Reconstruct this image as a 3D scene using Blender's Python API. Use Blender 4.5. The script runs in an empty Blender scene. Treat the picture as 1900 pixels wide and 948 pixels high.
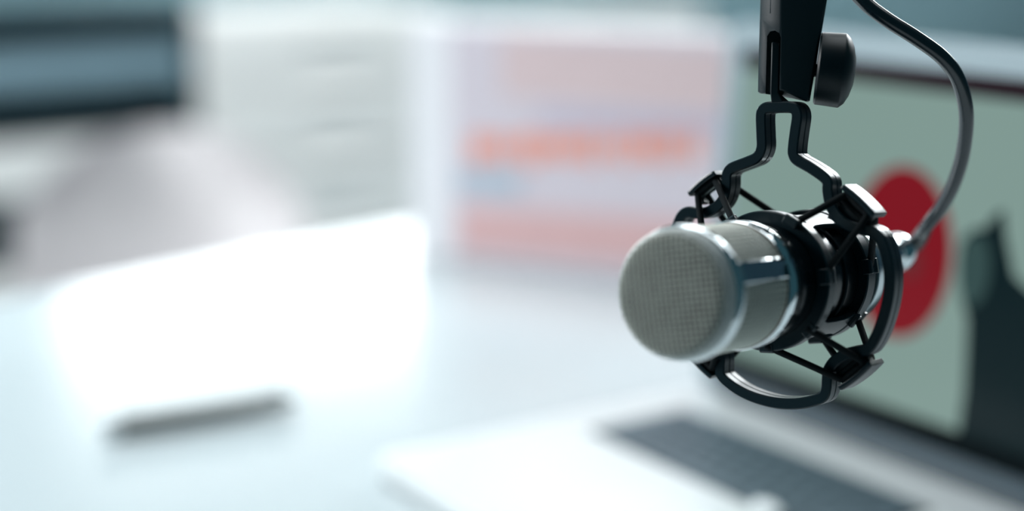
import bpy, bmesh, math, random
from mathutils import Vector, Matrix
PI = math.pi
R = math.radians
S = bpy.context.scene
COL = S.collection

# ------------------------------------------------------------------ camera
YAW, PITCH, FPX = -0.987, 0.218, 3000.0
CAM = Vector((.893, -.757, .373))
FW = Vector((math.sin(YAW)*math.cos(PITCH), math.cos(YAW)*math.cos(PITCH), -math.sin(PITCH)))
RT = Vector((math.cos(YAW), -math.sin(YAW), 0))
UP = RT.cross(FW)
cd = bpy.data.cameras.new('camera')
cd.sensor_width = 36
cd.lens = FPX/1900*36
cd.clip_start = .02
cd.clip_end = 60
cd.dof.use_dof = True
cd.dof.focus_distance = .641
cd.dof.aperture_fstop = 2.08
cam = bpy.data.objects.new('camera', cd)
COL.objects.link(cam)
cam.matrix_world = Matrix(((RT.x, UP.x, -FW.x, CAM.x), (RT.y, UP.y, -FW.y, CAM.y), (RT.z, UP.z, -FW.z, CAM.z), (0, 0, 0, 1)))
S.camera = cam

# ------------------------------------------------------------------ world, lights, exposure
S.view_settings.view_transform = 'Standard'
S.view_settings.look = 'None'
S.view_settings.gamma = 1
S.view_settings.use_curve_mapping = False
S.view_settings.exposure = 0.0
S.cycles.use_denoising = True
S.cycles.max_bounces = 8
wd = bpy.data.worlds.new('world')
S.world = wd
wd.use_nodes = True
nt = wd.node_tree
bg = nt.nodes['Background']
bg.inputs[0].default_value = (.22, .66, .84, 1)
bg.inputs[1].default_value = .09

def area(name, loc, target, sx, sy, power, col):
    l = bpy.data.lights.new(name, 'AREA')
    l.shape = 'RECTANGLE'; l.size = sx; l.size_y = sy; l.energy = power; l.color = col
    o = bpy.data.objects.new(name, l)
    COL.objects.link(o)
    o.location = loc
    o.rotation_euler = (Vector(target)-Vector(loc)).to_track_quat('-Z', 'Y').to_euler()
    return o
# daylight coming through the window of the left wall (just outside its glass)
area('window_daylight', (-3.14, 1.08, .635), (0, 1.0, .5), 1.2, .36, 20, (.97, 1.0, 1.0))
area('window_daylight', (-3.14, 2.95, 1.50), (.2, -.2, .1), 2.3, 1.1, 44, (.94, .985, 1.0))
area('window_daylight', (-1.75, 4.74, 1.75), (.3, -.3, .2), 1.7, 1.15, 200, (.92, .98, 1.0))
# large ceiling light over the desk
area('ceiling_light', (-.35, .55, 2.35), (-.3, .5, 0), 2.6, 2.2, 44, (.93, .985, 1.0))
# unseen fill added to brighten the cabinets along the left wall
area('wall_fill', (-1.35, .9, 2.3), (-2.6, 1.1, -.2), .9, 1.8, 46, (.96, .985, 1.0))
# added fill behind and left of the camera, lifting carton and chair fronts
area('rear_fill', (-1.9, -2.2, 1.3), (-1.1, .3, 0), 1.4, 1.3, 106, (.96, .985, 1.0))

# ------------------------------------------------------------------ materials
def mat(name, col, rough=.5, metal=0., spec=.5, emit=None, estr=0., bump=None, var=None, coat=0., coat_rough=.1, trans=0.):
    m = bpy.data.materials.new(name)
    m.use_nodes = True
    n = m.node_tree.nodes; L = m.node_tree.links
    b = n['Principled BSDF']
    b.inputs['Base Color'].default_value = (*col, 1)
    b.inputs['Roughness'].default_value = rough
    b.inputs['Metallic'].default_value = metal
    b.inputs['Specular IOR Level'].default_value = spec
    b.inputs['Coat Weight'].default_value = coat
    b.inputs['Coat Roughness'].default_value = coat_rough
    b.inputs['Transmission Weight'].default_value = trans
    if emit:
        b.inputs['Emission Color'].default_value = (*emit, 1)
        b.inputs['Emission Strength'].default_value = estr
    tc = n.new('ShaderNodeTexCoord')
    nz = n.new('ShaderNodeTexNoise')
    nz.inputs['Scale'].default_value = (bump[0] if bump else 60)
    nz.inputs['Detail'].default_value = 4
    L.new(tc.outputs['Object'], nz.inputs['Vector'])
    mx = n.new('ShaderNodeMix'); mx.data_type = 'RGBA'
    v = var if var is not None else .06
    mx.inputs[6].default_value = (*[c*(1-v) for c in col], 1)
    mx.inputs[7].default_value = (*[min(1, c*(1+v)) for c in col], 1)
    L.new(nz.outputs['Fac'], mx.inputs[0])
    L.new(mx.outputs[2], b.inputs['Base Color'])
    if bump:
        bp = n.new('ShaderNodeBump')
        bp.inputs['Strength'].default_value = bump[1]
        bp.inputs['Distance'].default_value = bump[2]
        L.new(nz.outputs['Fac'], bp.inputs['Height'])
        L.new(bp.outputs['Normal'], b.inputs['Normal'])
    return m

BLK = mat('black_moulded_plastic', (.0014, .0105, .0155), .29, spec=.40, bump=(2500, .12, .0002))
BLKS = mat('black_satin_plastic', (.0012, .009, .013), .42, spec=.32, bump=(1800, .05, .0002))
ARMM = mat('black_powder_coat', (.0018, .011, .0155), .42, spec=.42, bump=(3000, .15, .0002))
BODY = mat('black_lacquered_metal', (.0012, .004, .006), .24, spec=.4, bump=(900, .03, .0001))
CHROME = mat('chrome', (.78, .83, .85), .07, metal=1., var=.02)
STEEL = mat('brushed_nickel', (.62, .68, .70), .20, metal=1., bump=(500, .05, .0001))
WRAP = mat('grey_pin_metal', (.30, .34, .33), .38, metal=.9)
WIRE = mat('grille_wire', (.66, .675, .61), .50, metal=.4, spec=.5, var=.15)
CORD = mat('woven_elastic_cord', (.0016, .006, .008), .7, spec=.16, bump=(5200, .7, .0006))
CABLE = mat('dark_rubber_cable', (.003, .012, .018), .24, spec=.8, bump=(700, .05, .0001))
RUBBER = mat('black_rubber', (.005, .015, .02), .4, spec=.5)
TABLE = mat('white_laminate', (.565, .635, .66), .22, spec=.55, bump=(30, .02, .001), var=.015)
ALU = mat('silver_aluminium', (.80, .84, .85), .34, metal=.2, var=.02)
LIDM = mat('silver_display_frame', (.24, .31, .34), .42, metal=.3, var=.02)
KEYB = mat('black_key_plastic', (.070, .118, .150), .45, spec=.8)
KEYWELL = mat('key_well', (.010, .025, .034), .5)
RIMBLK = mat('black_glass_edge', (.001, .003, .004), .18, spec=.5)
FLOORM = mat('grey_floor', (.16, .22, .24), .5, bump=(12, .05, .002), var=.12)
WALLM = mat('grey_teal_wall', (.16, .27, .30), .85, bump=(140, .1, .001), var=.04)
CABW = mat('pale_grey_cabinet', (.88, .88, .86), .5, var=.03)
CABD = mat('dark_teal_shelf_back', (.020, .055, .070), .6)
CABM = mat('mid_blue_grey_shelf', (.22, .34, .40), .5)
CHW = mat('white_chair_shell', (.60, .58, .59), .38, var=.02)
CHL = mat('dark_chair_leg', (.05, .06, .06), .4)
FRAMEW = mat('white_window_frame', (.8, .83, .84), .4)
GLASS = mat('window_glass', (1, 1, 1), .0, trans=1.0, var=0)
BOXW = mat('white_carton', (.86, .85, .88), .45, var=.02)
BOXF = mat('lilac_carton_print', (.70, .63, .69), .45, var=.03)
PINK = mat('pink_carton_print', (.72, .56, .57), .45, var=.06)
PINK2 = mat('rose_carton_print', (.74, .47, .47), .45, var=.06)
ORNG = mat('orange_red_carton_print', (.93, .36, .26), .45, var=.05)
BLUE = mat('blue_grey_carton_print', (.46, .55, .64), .45, var=.05)
BANDM = mat('lilac_grey_carton_band', (.58, .52, .62), .45, var=.05)
PENB = mat('silver_pen_metal', (.33, .35, .34), .35, metal=.2, var=.02)
PEND = mat('dark_olive_pen_grip', (.012, .016, .010), .5)
PENC = mat('pale_pen_cap', (.80, .84, .85), .3)
ERASER = mat('white_soft_plastic', (.82, .87, .88), .4)

# inner fine gauze of the grille: tiny weave as colour and bump
def gauze():
    m = mat('fine_wire_gauze', (.15, .175, .17), .55, metal=.3)
    n = m.node_tree.nodes; L = m.node_tree.links; b = n['Principled BSDF']
    tc = n.new('ShaderNodeTexCoord'); ck = n.new('ShaderNodeTexVoronoi')
    ck.inputs['Scale'].default_value = 2200
    L.new(tc.outputs['Object'], ck.inputs['Vector'])
    nz = n.new('ShaderNodeTexNoise'); nz.inputs['Scale'].default_value = 150
    L.new(tc.outputs['Object'], nz.inputs['Vector'])
    mt = n.new('ShaderNodeMath'); mt.operation = 'MULTIPLY'
    L.new(ck.outputs['Distance'], mt.inputs[0]); L.new(nz.outputs['Fac'], mt.inputs[1])
    cr = n.new('ShaderNodeValToRGB')
    cr.color_ramp.elements[0].position = .05; cr.color_ramp.elements[0].color = (.022, .029, .028, 1)
    cr.color_ramp.elements[1].position = .42; cr.color_ramp.elements[1].color = (.21, .235, .21, 1)
    L.new(mt.outputs[0], cr.inputs[0]); L.new(cr.outputs[0], b.inputs['Base Color'])
    return m
GAUZE = gauze()
GAUZE.node_tree.nodes['Principled BSDF'].inputs['Metallic'].default_value = 0
GAUZE.node_tree.nodes['Principled BSDF'].inputs['Roughness'].default_value = .8
GAUZE.node_tree.nodes['Principled BSDF'].inputs['Specular IOR Level'].default_value = .15

# ------------------------------------------------------------------ mesh helpers (world coordinates, metres)
class MB:
    def __init__(s): s.v = []; s.f = []
    def add(s, vs, fs):
        k = len(s.v); s.v += [Vector(v) for v in vs]; s.f += [tuple(i+k for i in f) for f in fs]
    def box(s, c, h, ax=None):
        c = Vector(c); ax = ax or (Vector((1, 0, 0)), Vector((0, 1, 0)), Vector((0, 0, 1)))
        vs = [c+ax[0]*h[0]*x+ax[1]*h[1]*y+ax[2]*h[2]*z for x in (-1, 1) for y in (-1, 1) for z in (-1, 1)]
        s.add(vs, [(0, 1, 3, 2), (4, 6, 7, 5), (0, 4, 5, 1), (2, 3, 7, 6), (0, 2, 6, 4), (1, 5, 7, 3)])
    def prism(s, pts, ext):                      # closed polygon of 3D points extruded by vector ext
        n = len(pts); a = [Vector(p) for p in pts]; b = [p+ext for p in a]
        s.add(a+b, [tuple(range(n))[::-1], tuple(range(n, 2*n))]+[(i, (i+1) % n, n+(i+1) % n, n+i) for i in range(n)])
    def rings(s, rs, close=False, caps=True):
        n = len(rs[0]); vs = [v for r_ in rs for v in r_]; m = len(rs); fs = []
        for i in range(m if close else m-1):
            j = (i+1) % m
            for k in range(n):
                l = (k+1) % n
                fs.append((i*n+k, i*n+l, j*n+l, j*n+k))
        if caps and not close:
            fs.append(tuple(range(n))[::-1]); fs.append(tuple((m-1)*n+k for k in range(n)))
        s.add(vs, fs)
    def tube(s, path, rad, seg=10, close=False, caps=True):
        p = [Vector(q) for q in path]; m = len(p); rs = []; nrm = None
        for i in range(m):
            t = (p[(i+1) % m]-p[(i-1) % m]) if close else (p[min(i+1, m-1)]-p[max(i-1, 0)])
            t.normalize()
            if nrm is None: nrm = t.orthogonal().normalized()
            nrm = (nrm-t*nrm.dot(t)).normalized(); b = t.cross(nrm)
            rr = rad[i] if isinstance(rad, (list, tuple)) else rad
            rs.append([p[i]+(nrm*math.cos(2*PI*k/seg)+b*math.sin(2*PI*k/seg))*rr for k in range(seg)])
        s.rings(rs, close, caps)
    def build(s, name, m, parent=None, smooth=35, bevel=0, sub=0, bseg=2):
        me = bpy.data.meshes.new(name)
        root = parent
        while root and root.parent: root = root.parent
        inv = root.matrix_world.inverted() if root else Matrix.Identity(4)
        if root and root.type != 'EMPTY': inv = Matrix.Identity(4)
        me.from_pydata([tuple(inv @ v) for v in s.v], [], s.f)
        bm = bmesh.new(); bm.from_mesh(me)
        bmesh.ops.recalc_face_normals(bm, faces=bm.faces)
        bm.to_mesh(me); bm.free()
        me.materials.append(m)
        o = bpy.data.objects.new(name, me); COL.objects.link(o)
        if parent: o.parent = parent
        for p in me.polygons: p.use_smooth = True
        try: me.set_sharp_from_angle(angle=R(smooth))
        except Exception: pass
        if bevel:
            b = o.modifiers.new('bevel', 'BEVEL'); b.width = bevel; b.segments = bseg; b.limit_method = 'ANGLE'; b.angle_limit = R(38)
        if sub:
            b = o.modifiers.new('sub', 'SUBSURF'); b.levels = sub; b.render_levels = sub
        return o

def tag(o, label=None, cat=None, group=None, kind=None):
    if label: o['label'] = label
    if cat: o['category'] = cat
    if group: o['group'] = group
    if kind: o['kind'] = kind
    return o
def empty(name, mw, label, cat, group=None):
    o = bpy.data.objects.new(name, None); COL.objects.link(o)
    o.empty_display_size = .02
    o.matrix_world = mw if isinstance(mw, Matrix) else Matrix.Translation(Vector(mw))
    bpy.context.view_layer.update()
    return tag(o, label, cat, group)
def frame(o, x, y, z):
    return Matrix(((x.x, y.x, z.x, o.x), (x.y, y.y, z.y, o.y), (x.z, y.z, z.z, o.z), (0, 0, 0, 1)))
def catmull(pts, n=8, close=False):
    pts = [Vector(p) for p in pts]; m = len(pts); out = []
    for i in range(m if close else m-1):
        g = (lambda k: pts[k % m]) if close else (lambda k: pts[max(0, min(m-1, k))])
        a, b, c, d = g(i-1), g(i), g(i+1), g(i+2)
        for j in range(n):
            t = j/n
            out.append(.5*((2*b)+(c-a)*t+(2*a-5*b+4*c-d)*t*t+(3*b-a-3*c+d)*t*t*t))
    if not close: out.append(pts[-1].copy())
    return out

# ================================================================== THE SETTING
FZ = -.74                                             # floor (desk top is z = 0)
m = MB(); m.box((-.6, .8, FZ-.05), (3.2, 3.8, .05)); tag(m.build('floor', FLOORM), kind='structure')
WY0, WY1, WZ0, WZ1 = .46, 1.62, .44, .82             # window opening in the left wall
m = MB(); wx = -3.05
def wallbox(y0, y1, z0, z1): m.box((wx, (y0+y1)/2, (z0+z1)/2), (.05, (y1-y0)/2, (z1-z0)/2))
VY0, VY1, VZ0, VZ1 = 1.75, 4.20, .95, 2.15           # second, taller window further back
wallbox(-1.8, WY0, FZ, 2.55); wallbox(WY1, VY0, FZ, 2.55); wallbox(VY1, 4.6, FZ, 2.55)
wallbox(WY0, WY1, FZ, WZ0); wallbox(WY0, WY1, WZ1, 2.55); wallbox(VY0, VY1, FZ, VZ0); wallbox(VY0, VY1, VZ1, 2.55)
tag(m.build('wall_left', WALLM), kind='structure')
UX0, UX1, UZ0, UZ1 = -2.60, -.90, 1.15, 2.35          # window in the back wall
m = MB()
def backbox(x0, x1, z0, z1): m.box(((x0+x1)/2, 4.65, (z0+z1)/2), ((x1-x0)/2, .05, (z1-z0)/2))
backbox(-3.1, UX0, FZ, 2.55); backbox(UX1, 1.9, FZ, 2.55); backbox(UX0, UX1, FZ, UZ0); backbox(UX0, UX1, UZ1, 2.55)
tag(m.build('wall_back', mat('navy_teal_wall', (.018, .060, .090), .8)), kind='structure')
m = MB()
for (x0, x1, z0, z1) in ((UX0, UX1, UZ0, UZ0+.03), (UX0, UX1, UZ1-.03, UZ1), (UX0, UX0+.04, UZ0+.03, UZ1-.03), (UX1-.04, UX1, UZ0+.03, UZ1-.03)):
    m.box(((x0+x1)/2, 4.65, (z0+z1)/2), ((x1-x0)/2, .035, (z1-z0)/2))
w3 = tag(m.build('window_3', FRAMEW), kind='structure')
m = MB(); m.box(((UX0+UX1)/2, 4.65, (UZ0+UZ1)/2), ((UX1-UX0)/2-.04, .003, (UZ1-UZ0)/2-.03)); m.build('pane', GLASS, w3)
for nm_, (a0, a1, b0, b1) in (('window_1', (WY0, WY1, WZ0, WZ1)), ('window_2', (VY0, VY1, VZ0, VZ1))):
    m = MB()
    for (y0, y1, z0, z1) in ((a0, a1, b0, b0+.03), (a0, a1, b1-.03, b1), (a0, a0+.04, b0+.03, b1-.03), (a1-.04, a1, b0+.03, b1-.03)):
        m.box((wx, (y0+y1)/2, (z0+z1)/2), (.035, (y1-y0)/2, (z1-z0)/2))
    w1 = tag(m.build(nm_, FRAMEW), kind='structure')
    m = MB(); m.box((wx, (a0+a1)/2, (b0+b1)/2), (.003, (a1-a0)/2-.04, (b1-b0)/2-.03)); m.build('pane', GLASS, w1)
m = MB(); m.box((-2.985, 1.4, FZ+.05), (.012, 3.2, .05)); tag(m.build('baseboard_left', FRAMEW), kind='structure')

# low cabinet along the left wall: pale drawer unit and dark open shelves
def cabinet(y0, y1, label, openu, tops=.145, x0=-2.97, x1=-2.57):
    if openu: x0 = -2.72
    e = empty('sideboard', ((x0+x1)/2, (y0+y1)/2, FZ), label, 'cabinet')
    yc, hy = (y0+y1)/2, (y1-y0)/2; xc, hx = (x0+x1)/2, (x1-x0)/2
    m = MB(); m.box((xc, yc, tops-.02), (hx+.01, hy, .02)); m.build('cabinet_top', CABD if openu else CABW, e, bevel=.003)
    m = MB()
    m.box((xc, y0+.012, (FZ+.06+tops-.04)/2), (hx, .012, (tops-.04-FZ-.06)/2)); m.box((xc, y1-.012, (FZ+.06+tops-.04)/2), (hx, .012, (tops-.04-FZ-.06)/2))
    m.box((x0+.006, yc, (FZ+.06+tops-.04)/2), (.006, hy-.024, (tops-.04-FZ-.06)/2)); m.box((xc, yc, FZ+.075), (hx, hy-.024, .015))
    m.build('carcass', CABD if openu else CABW, e)
    m = MB(); m.box((xc-.02, yc, FZ+.03), (hx-.02, hy-.02, .03)); m.build('plinth', CABD, e)
    if openu:
        for z, hz in ((.012, .034), (-.21, .05), (-.47, .02)):
            m = MB(); m.box((xc, yc, z), (hx, hy-.024, hz)); m.build('shelf', CABM if z > 0 else CABW, e)
    else:
        for z0, z1 in ((-.055, .095), (-.215, -.063), (-.43, -.223), (-.66, -.438)):
            m = MB(); m.box((x1+.009, yc, (z0+z1)/2), (.009, hy-.004, (z1-z0)/2)); d = m.build('drawer', CABW, e, bevel=.003)
            m = MB(); m.box((x1+.026, yc, z1-.03), (.008, .07, .006)); m.build('handle', CABW, d)
    return e
cabinet(.68, 1.34, 'pale low sideboard with drawers, between the dark shelf unit and the printed carton', False, .11)
cabinet(1.35, 2.15, 'lower pale sideboard with drawers, hidden behind the printed carton', False, .015)
cabinet(-.3, .67, 'dark shelf unit with paler shelves at far left behind the white chair', True)

# white shell chairs behind the desk
def chair(loc, rz, label):
    c = Vector(loc); X = Vector((math.cos(rz), math.sin(rz), 0)); Y = Vector((-X.y, X.x, 0)); Z = Vector((0, 0, 1))
    e = empty('shell_chair', frame(Vector((c.x, c.y, FZ)), X, Y, Z), label, 'chair')
    W = lambda x, y, z: c+X*x+Y*y+Z*(z+FZ-c.z)
    NU, NV = 14, 16
    def sheet(fn, th, name):
        top = []; bot = []
        for i in range(NU+1):
            for j in range(NV+1):
                p, n = fn(i/NU, j/NV); top.append(W(*p)); bot.append(W(*(Vector(p)-Vector(n)*th)))
        N = (NU+1)*(NV+1); fs = []
        idx = lambda i, j: i*(NV+1)+j
        for i in range(NU):
            for j in range(NV):
                q = (idx(i, j), idx(i+1, j), idx(i+1, j+1), idx(i, j+1)); fs.append(q); fs.append(tuple(N+k for k in q[::-1]))
        for i in range(NU):
            for j in (0, NV): q = (idx(i, j), idx(i+1, j)); fs.append((q[0], q[1], N+q[1], N+q[0]))
        for j in range(NV):
            for i in (0, NU): q = (idx(i, j), idx(i, j+1)); fs.append((q[0], q[1], N+q[1], N+q[0]))
        m = MB(); m.add(top+bot, fs); return m.build(name, CHW, e, smooth=60)
    def back(u, v):                                # u across, v up
        a = (u-.5)*2; s = v
        w = .23*(1-.0*s)*(1-.38*max(0, s-.62)**1.6*4.5*abs(1)) if s > .62 else .23
        x = a*w; y = .17+.10*s-.10*(1-abs(a)**2)*-.6+(-.06*abs(a)**2.2)
        return (x, y, .44+.295*s-.03*abs(a)**3*s), (0, -1, .2)
    def seat(u, v):
        a = (u-.5)*2; return (a*.23, -.25+.44*v, .45-.035*(1-a*a)*math.sin(PI*v)+.02*abs(a)**3), (0, 0, 1)
    sheet(back, .008, 'backrest'); sheet(seat, .008, 'seat')
    for sx in (-1, 1):
        for sy in (-1, 1):
            m = MB(); m.tube([W(sx*.15, sy*.14-.02, .42), W(sx*.22, sy*.22-.02, 0)], [.014, .009], 10); m.build('leg', CHL, e)
chair((-1.40, .10, 0), R(62), 'white shell chair with rounded back behind the left end of the desk')

# ================================================================== DESK
DA = Vector((-.2107, .9775, 0)).normalized(); DB = Vector((DA.y, -DA.x, 0))     # along the far edge / across the desk
D0 = Vector((-.62, -.341, 0))
desk = empty('desk', frame(D0+DA*.4+DB*.75+Vector((0, 0, FZ)), DB, DA, Vector((0, 0, 1))), 'wide glossy white desk top carrying the laptop, pen and box', 'desk')
m = MB(); m.box(D0+DA*.42+DB*.75+Vector((0, 0, -.0155)), (.75, 1.35, .0145), (DB, DA, Vector((0, 0, 1)))); m.build('desk_top', TABLE, desk, bevel=.002)
for a in (-.8, 1.64):
    for b in (.08, 1.42):
        m = MB(); p = D0+DA*a+DB*b; m.box((p.x, p.y, (FZ-.03)/2), (.025, .025, (-.03-FZ)/2), (DB, DA, Vector((0, 0, 1)))); m.build('leg', CHL, desk)
for a in (-.8, 1.64):
    m = MB(); m.box(D0+DA*a+DB*.75+Vector((0, 0, -.055)), (.645, .02, .025), (DB, DA, Vector((0, 0, 1)))); m.build('desk_rail', CHL, desk)

# ================================================================== LAPTOP
mm = .001
LW, LD, LH, LT = .370, .276, .273, .075
lap = empty('laptop', (LW/2, -LD/2, 0), 'open silver laptop with red disc on its screen, on the white desk', 'laptop')
def rrect(x0, x1, y0, y1, r_, z, n=6):
    out = []
    for cx, cy, a0 in ((x1-r_, y1-r_, 0), (x0+r_, y1-r_, 90), (x0+r_, y0+r_, 180), (x1-r_, y0+r_, 270)):
        for k in range(n+1):
            a = R(a0+90*k/n); out.append(Vector((cx+r_*math.cos(a), cy+r_*math.sin(a), z)))
    return out
m = MB(); m.prism(rrect(0, LW, -LD, 0, .011, .0008), Vector((0, 0, .0142))); m.build('base', ALU, lap, bevel=.0012)
KX0, KB, KW_, KD = .0386, .0455, .231, .0826
m = MB(); m.prism(rrect(KX0-.002, KX0+KW_+.002, -KB-KD-.002, -KB+.002, .003, .01495), Vector((0, 0, .0003))); m.build('keyboard_well', KEYWELL, lap)
rows = [(14, None), (14, None), (14, None), (13, None), (12, None), (9, None)]
rh = KD/6
for ri in range(6):
    y1 = -KB-ri*rh; y0 = y1-rh
    if ri == 0: widths = [1]*14
    elif ri == 1: widths = [1]*13+[1.5]
    elif ri == 2: widths = [1.5]+[1]*13
    elif ri == 3: widths = [1.8]+[1]*11+[1.8]
    elif ri == 4: widths = [2.3]+[1]*10+[2.3]
    else: widths = [1, 1, 1, 1.25, 5, 1.25, 1, 1, 1, 1]
    tot = sum(widths); x = KX0
    for wv in widths:
        w = KW_*wv/tot
        m = MB(); m.prism(rrect(x+.0011, x+w-.0011, y0+.0011, y1-.0011, .0016, .0153, 3), Vector((0, 0, .0013)))
        m.build('key', KEYB, lap); x += w
m = MB(); m.prism(rrect(LW/2-.085, LW/2+.025, -LD+.012, -KB-KD-.030, .004, .01495), Vector((0, 0, .0002))); m.build('trackpad', ALU, lap)
# hinge barrel and lid
m = MB(); m.tube([(.03, .001, .0155), (LW-.03, .001, .0155)], .0036, 16); m.build('hinge', mat('dark_hinge', (.02, .04, .05), .45), lap)
LU = Vector((0, math.sin(LT), math.cos(LT))); LN = Vector((0, -math.cos(LT), math.sin(LT)))   # up the lid, facing the user
def LP(x, h, d=0.): return Vector((x, 0, .015))+LU*h+LN*d
def lid_poly(x0, x1, h0, h1, r_, d, n=6):
    return [LP(p.x, p.y, d) for p in rrect(x0, x1, h0, h1, r_, 0, n)]
lid = MB(); lid.prism(lid_poly(0, LW, .002, LH, .012, -.006), LN*.006); lid = lid.build('lid', LIDM, lap, bevel=.001)
def scr(name, x0, x1, h0, h1, d, mt, r_=.0005, par=None):
    m = MB(); m.prism(lid_poly(x0, x1, h0, h1, r_, d, 2), LN*.0002); return m.build(name, mt, par or lid)
SC = lambda n, c, s=1.: mat(n, (.002, .004, .005), .12, spec=.03, emit=c, estr=s, var=0)
# ratio of the parts of the picture shown on the display
X0, X1, H0, H1 = .018, .352, .0185, .2545
scr('display', X0, X1, H0, H1, .0001, SC('screen_grey_green', (.215, .315, .285)), .001)
scr('screen_bottom_bar', X0, X1, H0, H0+.0155, .0004, SC('screen_black_bar', (.0006, .002, .0025)))
scr('hinge_cover', .012, LW-.012, .004, H0-.0003, .0003, mat('dark_hinge_cover', (.025, .055, .075), .4))
scr('screen_top_bar', X0, X1, H1-.0140, H1, .0004, SC('screen_dark_bar', (.022, .012, .016)))
DCX, DCH, DR = .1835, .1358, .0555
m = MB(); m.prism([LP(DCX+DR*.78*math.cos(R(6*k)), DCH+DR*math.sin(R(6*k)), .0004) for k in range(60)], LN*.0002)
m.build('red_disc', SC('screen_red', (.20, .006, .012)), lid)
m = MB(); m.prism([LP(DCX+.010+.010*math.cos(R(10*k)), DCH-.004+.012*math.sin(R(10*k)), .0007) for k in range(36)], LN*.0002)
m.build('disc_emblem', SC('screen_dull_red', (.14, .02, .024)), lid)
sil = [(.236, .120), (.232, .138), (.233, .152), (.240, .160), (.250, .163), (.256, .172), (.262, .176), (.266, .160), (.275, .138), (.290, .130), (.3515, .130), (.3515, .031), (.247, .031), (.248, .060), (.246, .085), (.244, .105)]
m = MB(); m.prism([LP(x, h, .0004) for x, h in sil], LN*.0002); m.build('dark_silhouette', SC('screen_dark_shape', (.004, .012, .014)), lid)
m = MB(); m.prism([LP(.245+.012*math.cos(R(10*k)), .136+.022*math.sin(R(10*k)), .0007) for k in range(36)], LN*.0002)
m.build('grey_silhouette', SC('screen_mid_shape', (.035, .070, .068)), lid)

# small white thing lying on the front of the keyboard
m = MB()
ec = Vector((0.2243, -0.1338, .0205)); rs = []
for i in range(9):
    t = i/8; rr = .0052*math.sin(PI*(.06+.88*t))**.5
    rs.append([ec+Vector((-.011+.022*t, 0, 0))+Vector((0, math.cos(2*PI*k/14)*rr*1.2, math.sin(2*PI*k/14)*rr*.75)) for k in range(14)])
m.rings(rs); tag(m.build('earbud_case', ERASER, smooth=60), 'small rounded white case lying on the front keys of the laptop', 'case')

# ================================================================== CARTON
BA = Vector((-.571, .083, 0)); BD1 = Vector((.882, .471, 0)).normalized(); BD2 = Vector((-BD1.y, BD1.x, 0))
BWD, BDP, BH = .362, .040, .247
Z = Vector((0, 0, 1))
bx = empty('product_box', frame(BA+BD1*BWD/2+BD2*BDP/2, BD1, BD2, Z), 'tall white carton printed in pale pink with orange-red lettering, standing on the desk', 'box')
m = MB(); m.box(BA+BD1*BWD/2+BD2*BDP/2+Z*(BH/2+.0005), (BWD/2, BDP/2, BH/2), (BD1, BD2, Z)); m.build('carton', BOXW, bx, bevel=.002)
def panel(name, x0, x1, z0, z1, mt, d=.0006, sk=0):
    m = MB(); o = BA-BD2*.0001
    pts = [o+BD1*x0+Z*z0, o+BD1*x1+Z*(z0+sk), o+BD1*x1+Z*(z1+sk), o+BD1*x0+Z*z1]
    m.prism(pts, -BD2*d); return m.build(name, mt, bx)
panel('front_print', .050, BWD-.003, .003, BH-.003, BOXF)
panel('upper_print', .108, BWD-.014, .178, .238, PINK, .0012, -.004)
panel('lilac_print', .150, BWD-.014, .150, .168, BANDM, .0012, .004)
panel('lower_print', .058, BWD-.012, .012, .060, PINK2, .0012, .010)
panel('blue_print', .056, .130, .074, .098, BLUE, .0018, .002)
# row of letter-like strokes, too blurred to read
random.seed(4)
x = .072
while x < .315:
    w = random.choice((.007, .010, .013)); h = random.choice((.022, .027, .034))
    zb = .106-(h-.02)*.7+x*.085
    panel('letter_stroke', x, x+w, zb, zb+h, ORNG, .0018); x += w+random.choice((.003, .004, .008))

# ================================================================== PEN
pa, pb = Vector((-0.1705, -0.4006, .0075)), Vector((-0.1587, -0.2523, .0065))
pd = (pb-pa).normalized(); pen = empty('pen', frame((pa+pb)/2*Vector((1, 1, 0)).length*0+Vector(((pa.x+pb.x)/2, (pa.y+pb.y)/2, 0)), pd, Z.cross(pd).normalized(), pd.cross(Z.cross(pd)).normalized()), 'silver pen with pale rounded end lying on the white desk', 'pen')
def lathe(prof, o, ax, seg=32, x=None):
    x = x or ax.orthogonal().normalized(); y = ax.cross(x); mb = MB()
    mb.rings([[o+ax*s+(x*math.cos(2*PI*k/seg)+y*math.sin(2*PI*k/seg))*max(r_, 1e-5) for k in range(seg)] for s, r_ in prof])
    return mb
lathe([(0, .0034), (.0008, .0064), (.003, .0076), (.012, .0078), (.0125, .0074)], pa, pd).build('pen_cap', PENC, pen)
lathe([(.0125, .0074), (.05, .0074), (.1, .007), (.135, .0055), (.146, .0025)], pa, pd).build('barrel', PENB, pen)
m = MB(); sd = Z.cross(pd).normalized()
m.box(pa+pd*.078+Z*.0066+sd*(.0034 if sd.dot(FW) > 0 else -.0034), (.062, .0024, .0012), (pd, sd, pd.cross(sd))); m.build('clip', PEND, pen)

# ================================================================== MICROPHONE
O = Vector((.45930, -.40411, .23527))
A = Vector((-.3243933, .93887731, -.11523183)).normalized()
E1 = Vector((.93818951, .33488991, .0874597)); E1 = (E1-A*E1.dot(A)).normalized()
E2 = Vector((-.12070391, .07973795, .98948089)); E2 = (E2-A*E2.dot(A)-E1*E2.dot(E1)).normalized()
def M(x, y, s): return O+(A*s+E1*x+E2*y)*mm
def Mp(ang, r_, s): return M(r_*math.cos(ang), r_*math.sin(ang), s)
mic = empty('condenser_microphone', frame(M(0, 0, 76), E1, E2, A), 'black condenser microphone with silver mesh head and chrome trim in the shock mount', 'microphone')
def mlathe(prof, seg=72, caps=True):
    mb = MB(); mb.rings([[Mp(2*PI*k/seg, max(r_, .01), s) for k in range(seg)] for s, r_ in prof], caps=caps); return mb
RH = 23.6
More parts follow.
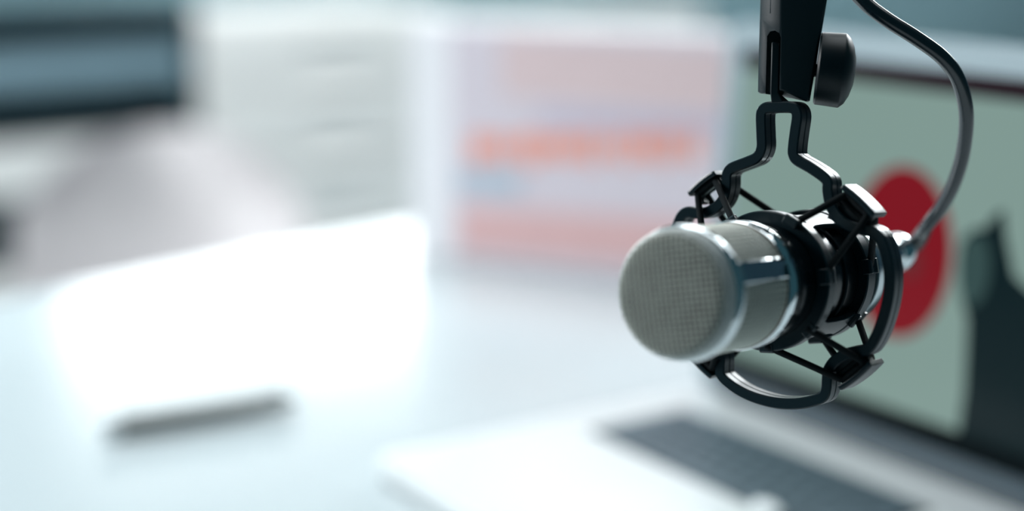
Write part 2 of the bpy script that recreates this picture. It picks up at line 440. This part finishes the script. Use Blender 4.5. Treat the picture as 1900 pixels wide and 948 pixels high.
# fine inner gauze: front cap and side
def dome(r_):                                       # axial position of the front surface at radius r
    if r_ <= RH-5: return 1.0*(r_/(RH-5))**2*.7
    t = min(1, (r_-(RH-5))/5); return .7+4.6*(1-math.sqrt(max(0, 1-t*t)))
prof = [(dome(x_)+.45, x_) for x_ in [0, 6, 12, 16, RH-5]]+[(dome(RH-5+5*math.sin(R(a)))+.45, RH-5+5*math.sin(R(a))-.45) for a in (15, 30, 45, 60, 75, 85, 90)]+[(7.5, RH-.45)]
mlathe(prof).build('front_gauze', GAUZE, mic, smooth=60)
mlathe([(7.5, RH-.9), (12, RH-1.3), (12.01, RH-1.3), (47, RH-1.3)], caps=False).build('side_gauze', mat('dark_wire_gauze', (.045, .058, .055), .7, spec=.2, var=.2), mic, smooth=40)
# coarse woven wires
m = MB(); sp = 2.1; k = 0; rmax = RH-1.3
n = int(rmax/sp)
for d in (0, 1):
    for i in range(-n, n+1):
        c = i*sp; half = math.sqrt(max(0, rmax*rmax-c*c))
        if half < 2: continue
        N = max(4, int(half*2/.71)); path = []
        for j in range(N+1):
            t = -half+2*half*j/N; ph = math.cos(PI*t/sp+(PI if (i % 2) else 0))*(1 if d else -1)
            ca, sa = math.cos(R(8)), math.sin(R(8))
            px_, py_ = (c, t) if d else (t, c)
            x_, y_ = px_*ca-py_*sa, px_*sa+py_*ca
            path.append(M(x_, y_, dome(math.hypot(x_, y_))-.10+.13*ph))
        m.tube(path, .22*mm, 6)
m.build('front_mesh', WIRE, mic, smooth=80)
m = MB(); NA = 68
for k in range(NA*2):                               # wires over the rounded rim
    a = PI*k/NA
    m.tube([Mp(a, RH-5+5*math.sin(R(q)), dome(RH-5+5*math.sin(R(q)))) for q in (40, 55, 70, 82, 90)]+[Mp(a, RH+.05, 8)], .22*mm, 5)
for s_, r_ in ((2.0, RH-1.6), (3.4, RH-.45), (4.8, RH-.02), (6.2, RH), (7.4, RH)):
    m.tube([Mp(2*PI*k/120, r_, s_) for k in range(120)], .22*mm, 5, close=True)
m.build('rim_mesh', mat('lit_grille_wire', (.78, .82, .80), .38, metal=.7), mic, smooth=80)  # brighter copy of the grille wire: light on the rim put into the material
m = MB()
for k in range(NA):
    a = 2*PI*k/NA
    m.tube([Mp(a+.0, RH-.15+.16*(-1)**(j+k), 12+2.3*j) for j in range(15)], .36*mm, 5)
for j in range(15):
    m.tube([Mp(2*PI*k/(NA*2), RH-.15-(.16*(-1)**(j+k//2) if k % 2 == 0 else 0), 12.0+2.3*j) for k in range(NA*2)], .36*mm, 5, close=True)
m.build('side_mesh', WIRE, mic, smooth=80)
# chrome: front hoop, straps, collar
mlathe([(7.2, RH-.6), (7.2, RH+.2), (7.7, RH+.8), (8.6, RH+1.2), (9.8, RH+1.35), (11.0, RH+1.2), (11.9, RH+.8), (12.3, RH+.2), (12.3, RH-.6)]).build('front_hoop', CHROME, mic)
mlathe([(45.5, RH-.6), (45.5, RH+.6), (46.0, RH+.95), (52.2, RH+.95), (52.8, RH+.5), (52.8, RH-.8)]).build('rear_collar', CHROME, mic)
def strap(a0, a1):
    mb = MB(); n = 8; rs = []
    for s_ in (11.8, 46.2):
        rs.append([Mp(R(a0+(a1-a0)*k/n), RH+1.15, s_) for k in range(n+1)]+[Mp(R(a1-(a1-a0)*k/n), RH-.4, s_) for k in range(n+1)])
    mb.rings(rs); return mb
for c in (20, 200): strap(c-10, c+10).build('grille_strap', CHROME, mic, bevel=.0007, bseg=3)
# thin ring of dark bronze at the mesh seam, body, rear end
mlathe([(45.2, RH+.1), (45.2, RH+.42), (45.55, RH+.42), (45.55, RH+.1)]).build('seam_ring', mat('dark_bronze', (.16, .07, .03), .4, metal=.6), mic)
mlathe([(52.5, 21), (52.6, 22.9), (53.2, 23.2), (60, 23.2), (61, 22.4), (118, 22.4), (124, 22.2), (126, 21.8)]).build('body', BODY, mic)
mlathe([(125.8, 22.2), (126.2, 22.9), (133.5, 22.9), (135.5, 22.2), (138, 19), (140, 13), (140.5, 10)]).build('end_cap', STEEL, mic)

# ================================================================== SHOCK MOUNT
mount = empty('shock_mount', frame(M(-2, 68, 88), E1, E2, A), 'black plastic spider shock mount with elastic cords holding the microphone', 'shock mount')
cage = [(-1.1, 67.7), (-6.6, 67.7), (-9.2, 66.6), (-9.9, 64.0), (-9.6, 57), (-9.5, 51.6), (-11.6, 47.9), (-15.8, 46.0), (-19.9, 44.6), (-23.4, 43.2), (-25.1, 40.8), (-25.3, 36.0), (-26.4, 31.7), (-29.1, 28.2), (-33.6, 25.6), (-38.4, 24.8), (-42.8, 25.3), (-46.2, 23.6),
        (-48.6, 18.6), (-50.2, 11), (-50.6, 2), (-49.4, -8.4), (-46.4, -17.5), (-42.4, -24.6), (-38.6, -26.6), (-34.2, -27.6), (-30.2, -30.0), (-27.4, -33.6), (-27.4, -37.5), (-26.9, -41.2), (-22.0, -44.7), (-16.4, -47.2), (-10.4, -48.8), (-4.0, -49.7),
        (1.9, -49.8), (8.6, -49.0), (14.6, -47.3), (18.9, -45.2), (20.1, -42.0), (20.3, -38.6), (20.9, -34.6), (23.8, -30.6), (28.7, -27.6), (33.2, -26.4), (37.0, -25.2), (39.8, -21.6), (42.4, -15.8), (44.6, -8.0), (45.6, -1.0), (45.4, 5.5), (43.8, 12.2), (41.4, 17.6), (38.2, 20.0), (34.2, 20.6), (27.9, 22.4), (23.3, 25.9), (20.6, 30.3),
        (19.5, 35.2), (19.4, 38.4), (17.4, 40.8), (11.6, 44.3), (6.4, 46.9), (4.6, 49.0), (4.5, 52.2), (5.2, 58), (6.0, 64.0), (5.0, 66.8), (2.6, 67.7)]
CV = catmull([Vector((x, y, 0)) for x, y in cage], 4, True)
S0, S1, HW = 84.2, 93.2, 2.25
def band(curve, hw, s0, s1, groove=.35, bv=.5):
    n = len(curve); rs = []
    mid = (s0+s1)/2
    sec = [(-hw+bv, s0), (hw-bv, s0), (hw, s0+bv), (hw, mid-.45), (hw-groove, mid-.25), (hw-groove, mid+.25), (hw, mid+.45), (hw, s1-bv), (hw-bv, s1),
           (-hw+bv, s1), (-hw, s1-bv), (-hw, mid+.45), (-hw+groove, mid+.25), (-hw+groove, mid-.25), (-hw, mid-.45), (-hw, s0+bv)]
    for i in range(n):
        t = (curve[(i+1) % n]-curve[i-1]).normalized(); nr = Vector((t.y, -t.x, 0)); c = curve[i]
        rs.append([M(c.x+nr.x*a, c.y+nr.y*a, s_) for a, s_ in sec])
    mb = MB(); mb.rings(rs, close=True); return mb
band(CV, HW, S0, S1).build('cage', BLK, mount, smooth=32)

BR = {'ul': ((-42.6, 33.2), (-30.2, 42.2)), 'ur': ((26.6, 37.6), (39.8, 26.6)), 'lr': ((39.6, -30.8), (26.6, -41.8)), 'll': ((-31.2, -42.6), (-44.0, -31.6))}
ARC = {'ul': (-31.0, 27.6), 'ur': (25.0, 24.6), 'lr': (23.8, -30.6), 'll': (-29.6, -31.0)}
ends = {}
for key, (p, q) in BR.items():
    p, q = Vector((*p, 0)), Vector((*q, 0)); c = (p+q)/2; t = (q-p).normalized(); nr = Vector((t.y, -t.x, 0))
    if nr.dot(c) < 0: nr = -nr
    L = (q-p).length/2
    # outer curved plate
    mb = MB(); top = []; N = 10
    for i in range(N+1):
        u_ = -1+2*i/N; top.append((c+t*u_*L-nr*.7*u_*u_, .0))
    rs = []
    for i in range(N+1):
        b_ = top[i][0]; th = 1.25
        sec = [(-th, S0-1.2), (th*.4, S0-1.2), (th*.9, S0-.6), (th*.9, S1+1.2), (th*.4, S1+1.8), (-th, S1+1.8)]
        rs.append([M(b_.x+nr.x*a, b_.y+nr.y*a, s_) for a, s_ in sec])
    mb.rings(rs); br = mb.build('cord_bracket', BLK, mount, bevel=.0004)
    # two end posts joining the plate to the cage and a thin bar across the opening
    for sg in (-1, 1):
        mb = MB(); e = c+t*sg*(L-1.9)-nr*3.6
        mb.box(M(e.x, e.y, (S0+S1)/2), (.8*mm, 3.4*mm, 2.0*mm), ((E1*t.x+E2*t.y), (E1*nr.x+E2*nr.y), A))
        mb.build('bracket_post', BLKS, br, bevel=.0003)
    mb = MB(); e = c-nr*3.9
    mb.tube([M(*(e-t*(L-2.4))[:2], S0+3.4), M(*(e+t*(L-2.4))[:2], S0+3.4)], .55*mm, 12)
    mb.build('bracket_bar', WRAP if key == 'ul' else BLKS, br)
    if key != 'ul':                                  # solid web and the cord wound round it
        ac = Vector((*ARC[key], 0)); h = (c-ac).length/2-.3
        mb = MB(); mb.box(M((c.x+ac.x)/2, (c.y+ac.y)/2, (S0+S1)/2), (5.2*mm, h*mm, 2.2*mm), ((E1*t.x+E2*t.y), (E1*nr.x+E2*nr.y), A))
        mb.build('bracket_web', BLKS, br, bevel=.0004)
        for o_ in (2.9, 5.3):
            e = c-nr*o_; mb = MB(); mb.tube([M(*(e-t*6.2)[:2], S0+1.9), M(*(e+t*6.2)[:2], S0+1.9)], 1.1*mm, 12)
            mb.build('cord_wrap', CORD, br)
    ends[key] = (c-t*(L-2.6)-nr*2.6, c+t*(L-2.6)-nr*2.6)

# cradle: two clamp rings joined by webs, with hooks
def ring(s0, s1, r0, r1, name, mt=BLK):
    b = .5
    prof = [(s0, r0), (s0, r1-b), (s0+b, r1), (s1-b, r1), (s1, r1-b), (s1, r0)]
    mb = MB(); seg = 96
    mb.rings([[Mp(2*PI*k/seg, r_, s_) for s_, r_ in prof] for k in range(seg)], close=True)
    return mb
cr = ring(71.0, 77.0, 22.45, 27.5, 'ring').build('front_clamp_ring', BLK, mount)
rr_ = ring(107.5, 114.5, 22.45, 26.6, 'ring').build('rear_clamp_ring', BLK, mount)
for c in (66, 122, 238, 312):
    mb = MB(); rs = []
    for s_, w in ((76.5, 17), (80, 13), (84, 10.5), (92, 10), (99, 10.5), (103, 12), (106.5, 15)) if c != 122 else ((76.5, 8), (106.5, 8)):
        rs.append([Mp(R(c+w*(-1+2*k/8)), 26.3, s_) for k in range(9)]+[Mp(R(c+w*(1-2*k/8)), 24.0, s_) for k in range(9)])
    mb.rings(rs); mb.build('cradle_web', BLK, mount, bevel=.0003)
for s_ in (82, 95):                                  # thin inner lips of the cradle seen between its webs
    mb = ring(s_, s_+1.0, 22.45, 23.6, 'lip'); mb.build('cradle_lip', BLKS, mount)
FH = [R(a) for a in (122, 63, 7, -43, -88, -137, 180)]
def hook(ang, s0, s1, r1, w=3.0, name='cord_hook'):
    mb = MB(); c = Mp(ang, 26.2, (s0+s1)/2)
    rad = (E1*math.cos(ang)+E2*math.sin(ang)); tn = A.cross(rad)
    o = Mp(ang, 24.6, s0)
    pts = [(0, 0), (r1-25.4, .2), (r1-24.6, .9), (r1-24.6, 2.6), (1.9, 3.4), (1.9, (s1-s0)*.7), (r1-25.4, (s1-s0)*.8), (r1-25.8, s1-s0), (0, s1-s0)]
    mb.prism([o+rad*a*mm+A*s_*mm-tn*w*mm for a, s_ in pts], tn*2*w*mm)
    return mb.build(name, BLK, mount, bevel=.0003)
for i, a in enumerate(FH): hook(a, 67.6 if i < 3 else 70.6, 77.2, 28.6 if i < 3 else 28.2)
RHK = [R(a) for a in (122, 63, 10, -40, -82, -137, 180)]
for a in RHK: hook(a, 106.5, 116.8, 28.2)
# elastic cords: from a front hook round the bracket to the next front hook, same behind
def cord(h1, key, h2, s_hook, s_br, sgn):
    e1_, e2_ = ends[key]
    if key in ('ul',): a_, b_ = e2_, e1_          # first end matches hook h1
    elif key == 'ur': a_, b_ = e1_, e2_
    elif key == 'lr': a_, b_ = e1_, e2_
    else: a_, b_ = e2_, e1_
    P0 = Mp(h1, 25.2, s_hook); P1 = Mp(h2, 25.2, s_hook)
    B0 = M(a_.x, a_.y, s_br); B1 = M(b_.x, b_.y, s_br)
    mid = (B0+B1)/2
    path = [P0+(B0-P0)*q for q in (0, .03, .3, .6, .94)]+[B0+(mid-B0)*.18, mid, B1+(mid-B1)*.18]+[B1+(P1-B1)*q for q in (.06, .4, .7, .97, 1)]
    mb = MB(); mb.tube(catmull(path, 5), 1.38*mm, 12)
    return mb.build('elastic_cord', CORD, mount, smooth=60)
for (h, hr, sb, sg) in ((70.8, 0, S0+1.2, 1), (113.0, 1, S1-1.2, -1)):
    HK = FH if not hr else RHK
    cord(HK[1], 'ur', HK[2], h, sb, sg); cord(HK[3], 'lr', HK[4], h, sb, sg)
    cord(HK[0], 'ul', HK[6], h, sb, sg); cord(R(-100), 'll', HK[5], h, sb, sg)

# ================================================================== BOOM ARM END
dv = (FW+RT*.175-UP*(-.12)).normalized()
AX = (RT*math.cos(R(7))-UP*math.sin(R(7))); AX = (AX-dv*AX.dot(dv)).normalized()
AY = dv
AZ = AX.cross(AY).normalized()
if AZ.z < 0: AZ = -AZ
AO = CAM+.640*(FW+RT*(1455-950)/FPX-UP*(183-474)/FPX)
def W3(x, y, z): return AO+(AX*x+AY*y+AZ*z)*mm
arm = empty('microphone_boom_arm', frame(AO, AX, AY, AZ), 'dark boom arm end with slotted clevis and round knob above the shock mount', 'microphone arm')
def armsec(z):
    t = z/39.
    l = -10.6-4.4*t; rg = -1.6-5.2*t; rt = 10.0+.9*t
    return [(l, 4.5), (l+.8, 2.6), (rg-.6, -5.1), (rg+.5, -5.4), (rt-1.0, -4.2), (rt, -3), (rt, 9), (rt-1, 10.5), (l+1.5, 10.5), (l, 9)]
mb = MB(); zs = [0, .5, 10, 20, 30, 39, 50, 62, 78]
rs = []
for zi, z in enumerate(zs):
    zz = min(z, 46); sec = armsec(zz)
    k = .94 if z == 0 else 1
    rs.append([W3(x*k, 2.5+(y-2.5)*k, z+((3.2 if j in (2, 3) else .8 if j in (0, 1, 8, 9) else 0) if zi < 2 else 0)) for j, (x, y) in enumerate(sec)])
mb.rings(rs); arm_o = mb.build('clevis', ARMM, arm, bevel=0)
# slot cut through the fork
cb = MB(); pts = [(-7.5, 0), (-1.9, 0)]; prof = [(-7.4, -4), (-1.9, -4), (-1.9, 23.6), (-2.6, 25.2), (-4.4, 26.0), (-6.2, 25.4), (-7.4, 23.4)]
cb.prism([W3(x - z*.115, -9, z) for x, z in prof], AY*13.5*mm)
cut = cb.build('slot_cutter', ARMM, arm)
gb = MB()
for gx in (-11.0, -9.2, -7.4):
    gb.box(W3(gx-.2, -.2, 44), (.45*mm, 8*mm, 12*mm), (AX, AY, AZ))
gcut = gb.build('groove_cutter', ARMM, arm)
for ct, dp in ((cut, None),):
    b = arm_o.modifiers.new('slot', 'BOOLEAN'); b.object = ct; b.operation = 'DIFFERENCE'; b.solver = 'EXACT'
bpy.context.view_layer.update()
dg = bpy.context.evaluated_depsgraph_get()
nm = bpy.data.meshes.new_from_object(arm_o.evaluated_get(dg)); arm_o.modifiers.clear(); arm_o.data = nm
bpy.data.objects.remove(cut); bpy.data.objects.remove(gcut)
nm.name = 'clevis'
bv = arm_o.modifiers.new('bevel', 'BEVEL'); bv.width = .0006; bv.segments = 2; bv.limit_method = 'ANGLE'; bv.angle_limit = R(35)
# ribs moulded on the lit facet above the slot
for i in range(3):
    mb = MB(); x0 = -10.0+2.0*i
    mb.tube([W3(x0+.2, -.9-1.3*i, 32.5), W3(x0-1.0, -.9-1.3*i, 44)], .55*mm, 8); mb.build('rib', ARMM, arm)
# boom tube going up out of view
mb = MB(); mb.tube([W3(-2, 3, 74), W3(-22, 40, 200), W3(-70, 130, 420)], 9*mm, 20); mb.build('boom_tube', ARMM, arm)
mb = MB(); mb.tube([W3(8, 3, 12.5), W3(13, 3, 12.5)], 2.6*mm, 20); bo = mb.build('pivot_bolt', STEEL, arm)
bo.data.materials[0] = BLKS
kx = (AX*math.cos(R(-1.5))-AZ*math.sin(R(-1.5))); kc = W3(11.0, 3, 13.4)
mb = lathe([(0, 2), (0, 13.6*mm), (.0006, 14.3*mm), (.0096, 14.7*mm), (.0100, 14.5*mm), (.0118, 12.9*mm), (.0134, 9.8*mm), (.0146, 5.4*mm), (.0150, 0)][1:], kc, kx, 64)
mb.build('knob', BLKS, arm)
# tongue of the shock mount pinched in the clevis
tb = MB()
c0 = M(-2.2, 68.6, 88.2)
tb.rings([[W3(-8.0, -1.5, 21.5), W3(-5.0, -1.5, 21.5), W3(-5.0, 4, 21.5), W3(-8.0, 4, 21.5)],
          [W3(-7.7, -2.8, 19), W3(-4.4, -2.8, 19), W3(-4.4, 4, 19), W3(-7.7, 4, 19)],
          [W3(-5.8, -3.4, 2), W3(-2.4, -3.4, 2), W3(-2.4, 4, 2), W3(-5.8, 4, 2)],
          [c0+E1*-.0030-A*.0038, c0+E1*.0030-A*.0038, c0+E1*.0030+A*.0038, c0-E1*.0030+A*.0038]])
tb.build('tongue', BLKS, mount, bevel=.0005)

# ================================================================== CABLE
cable_pts = [(0.3827, -0.2738, 0.4227), (0.4042, -0.2824, 0.3665), (0.4185, -0.2835, 0.3423), (0.4265, -0.2808, 0.3326), (0.4344, -0.2755, 0.3256), (0.4422, -0.2665, 0.3183), (0.4482, -0.257, 0.3103), (0.4498, -0.249, 0.301), (0.4471, -0.2402, 0.2867), (0.4398, -0.2322, 0.2693), (0.4313, -0.227, 0.2544), (0.4214, -0.2228, 0.2419), (0.4126, -0.2218, 0.2315)]
xb = M(0, 0, 203)
cbl = empty('microphone_cable', xb, 'dark rubber microphone cable with chrome plug curving up behind the microphone', 'cable')
cable_pts = [Vector(p) for p in cable_pts]
PX = (Vector((0.3971, -0.2171, 0.2182))-M(0, 0, 139.5)); PLEN = PX.length/mm; PX.normalize(); PO = M(0, 0, 139.5)
tail = [PO+PX*(PLEN+9)*mm+(cable_pts[-1]-PO-PX*(PLEN+9)*mm)*.30, PO+PX*(PLEN+1)*mm, PO+PX*(PLEN-8)*mm]
mb = MB(); mb.tube(catmull(cable_pts+tail, 8), 3.0*mm, 20); mb.build('cable', CABLE, cbl, smooth=60)
tp = catmull([cable_pts[-1]+(tail[0]-cable_pts[-1])*.1]+tail, 6)
mb = MB(); mb.tube(tp, [(3.15+1.9*i/(len(tp)-1))*mm for i in range(len(tp))], 20); mb.build('strain_relief', RUBBER, cbl, smooth=60)
lathe([((q-139.5)*mm, r_*mm) for q, r_ in ((140.9, 8.4), (141.2, 9.4), (150, 9.5), (151, 9.0), (153, 9.0), (154, 9.6), (178, 9.6), (181, 8.8), (182, 7.6), (184, 7.8), (186, 8.8), (191, 8.8), (195, 7.0), (198, 5.2))], PO, PX, 40).build('plug_shell', CHROME, cbl)
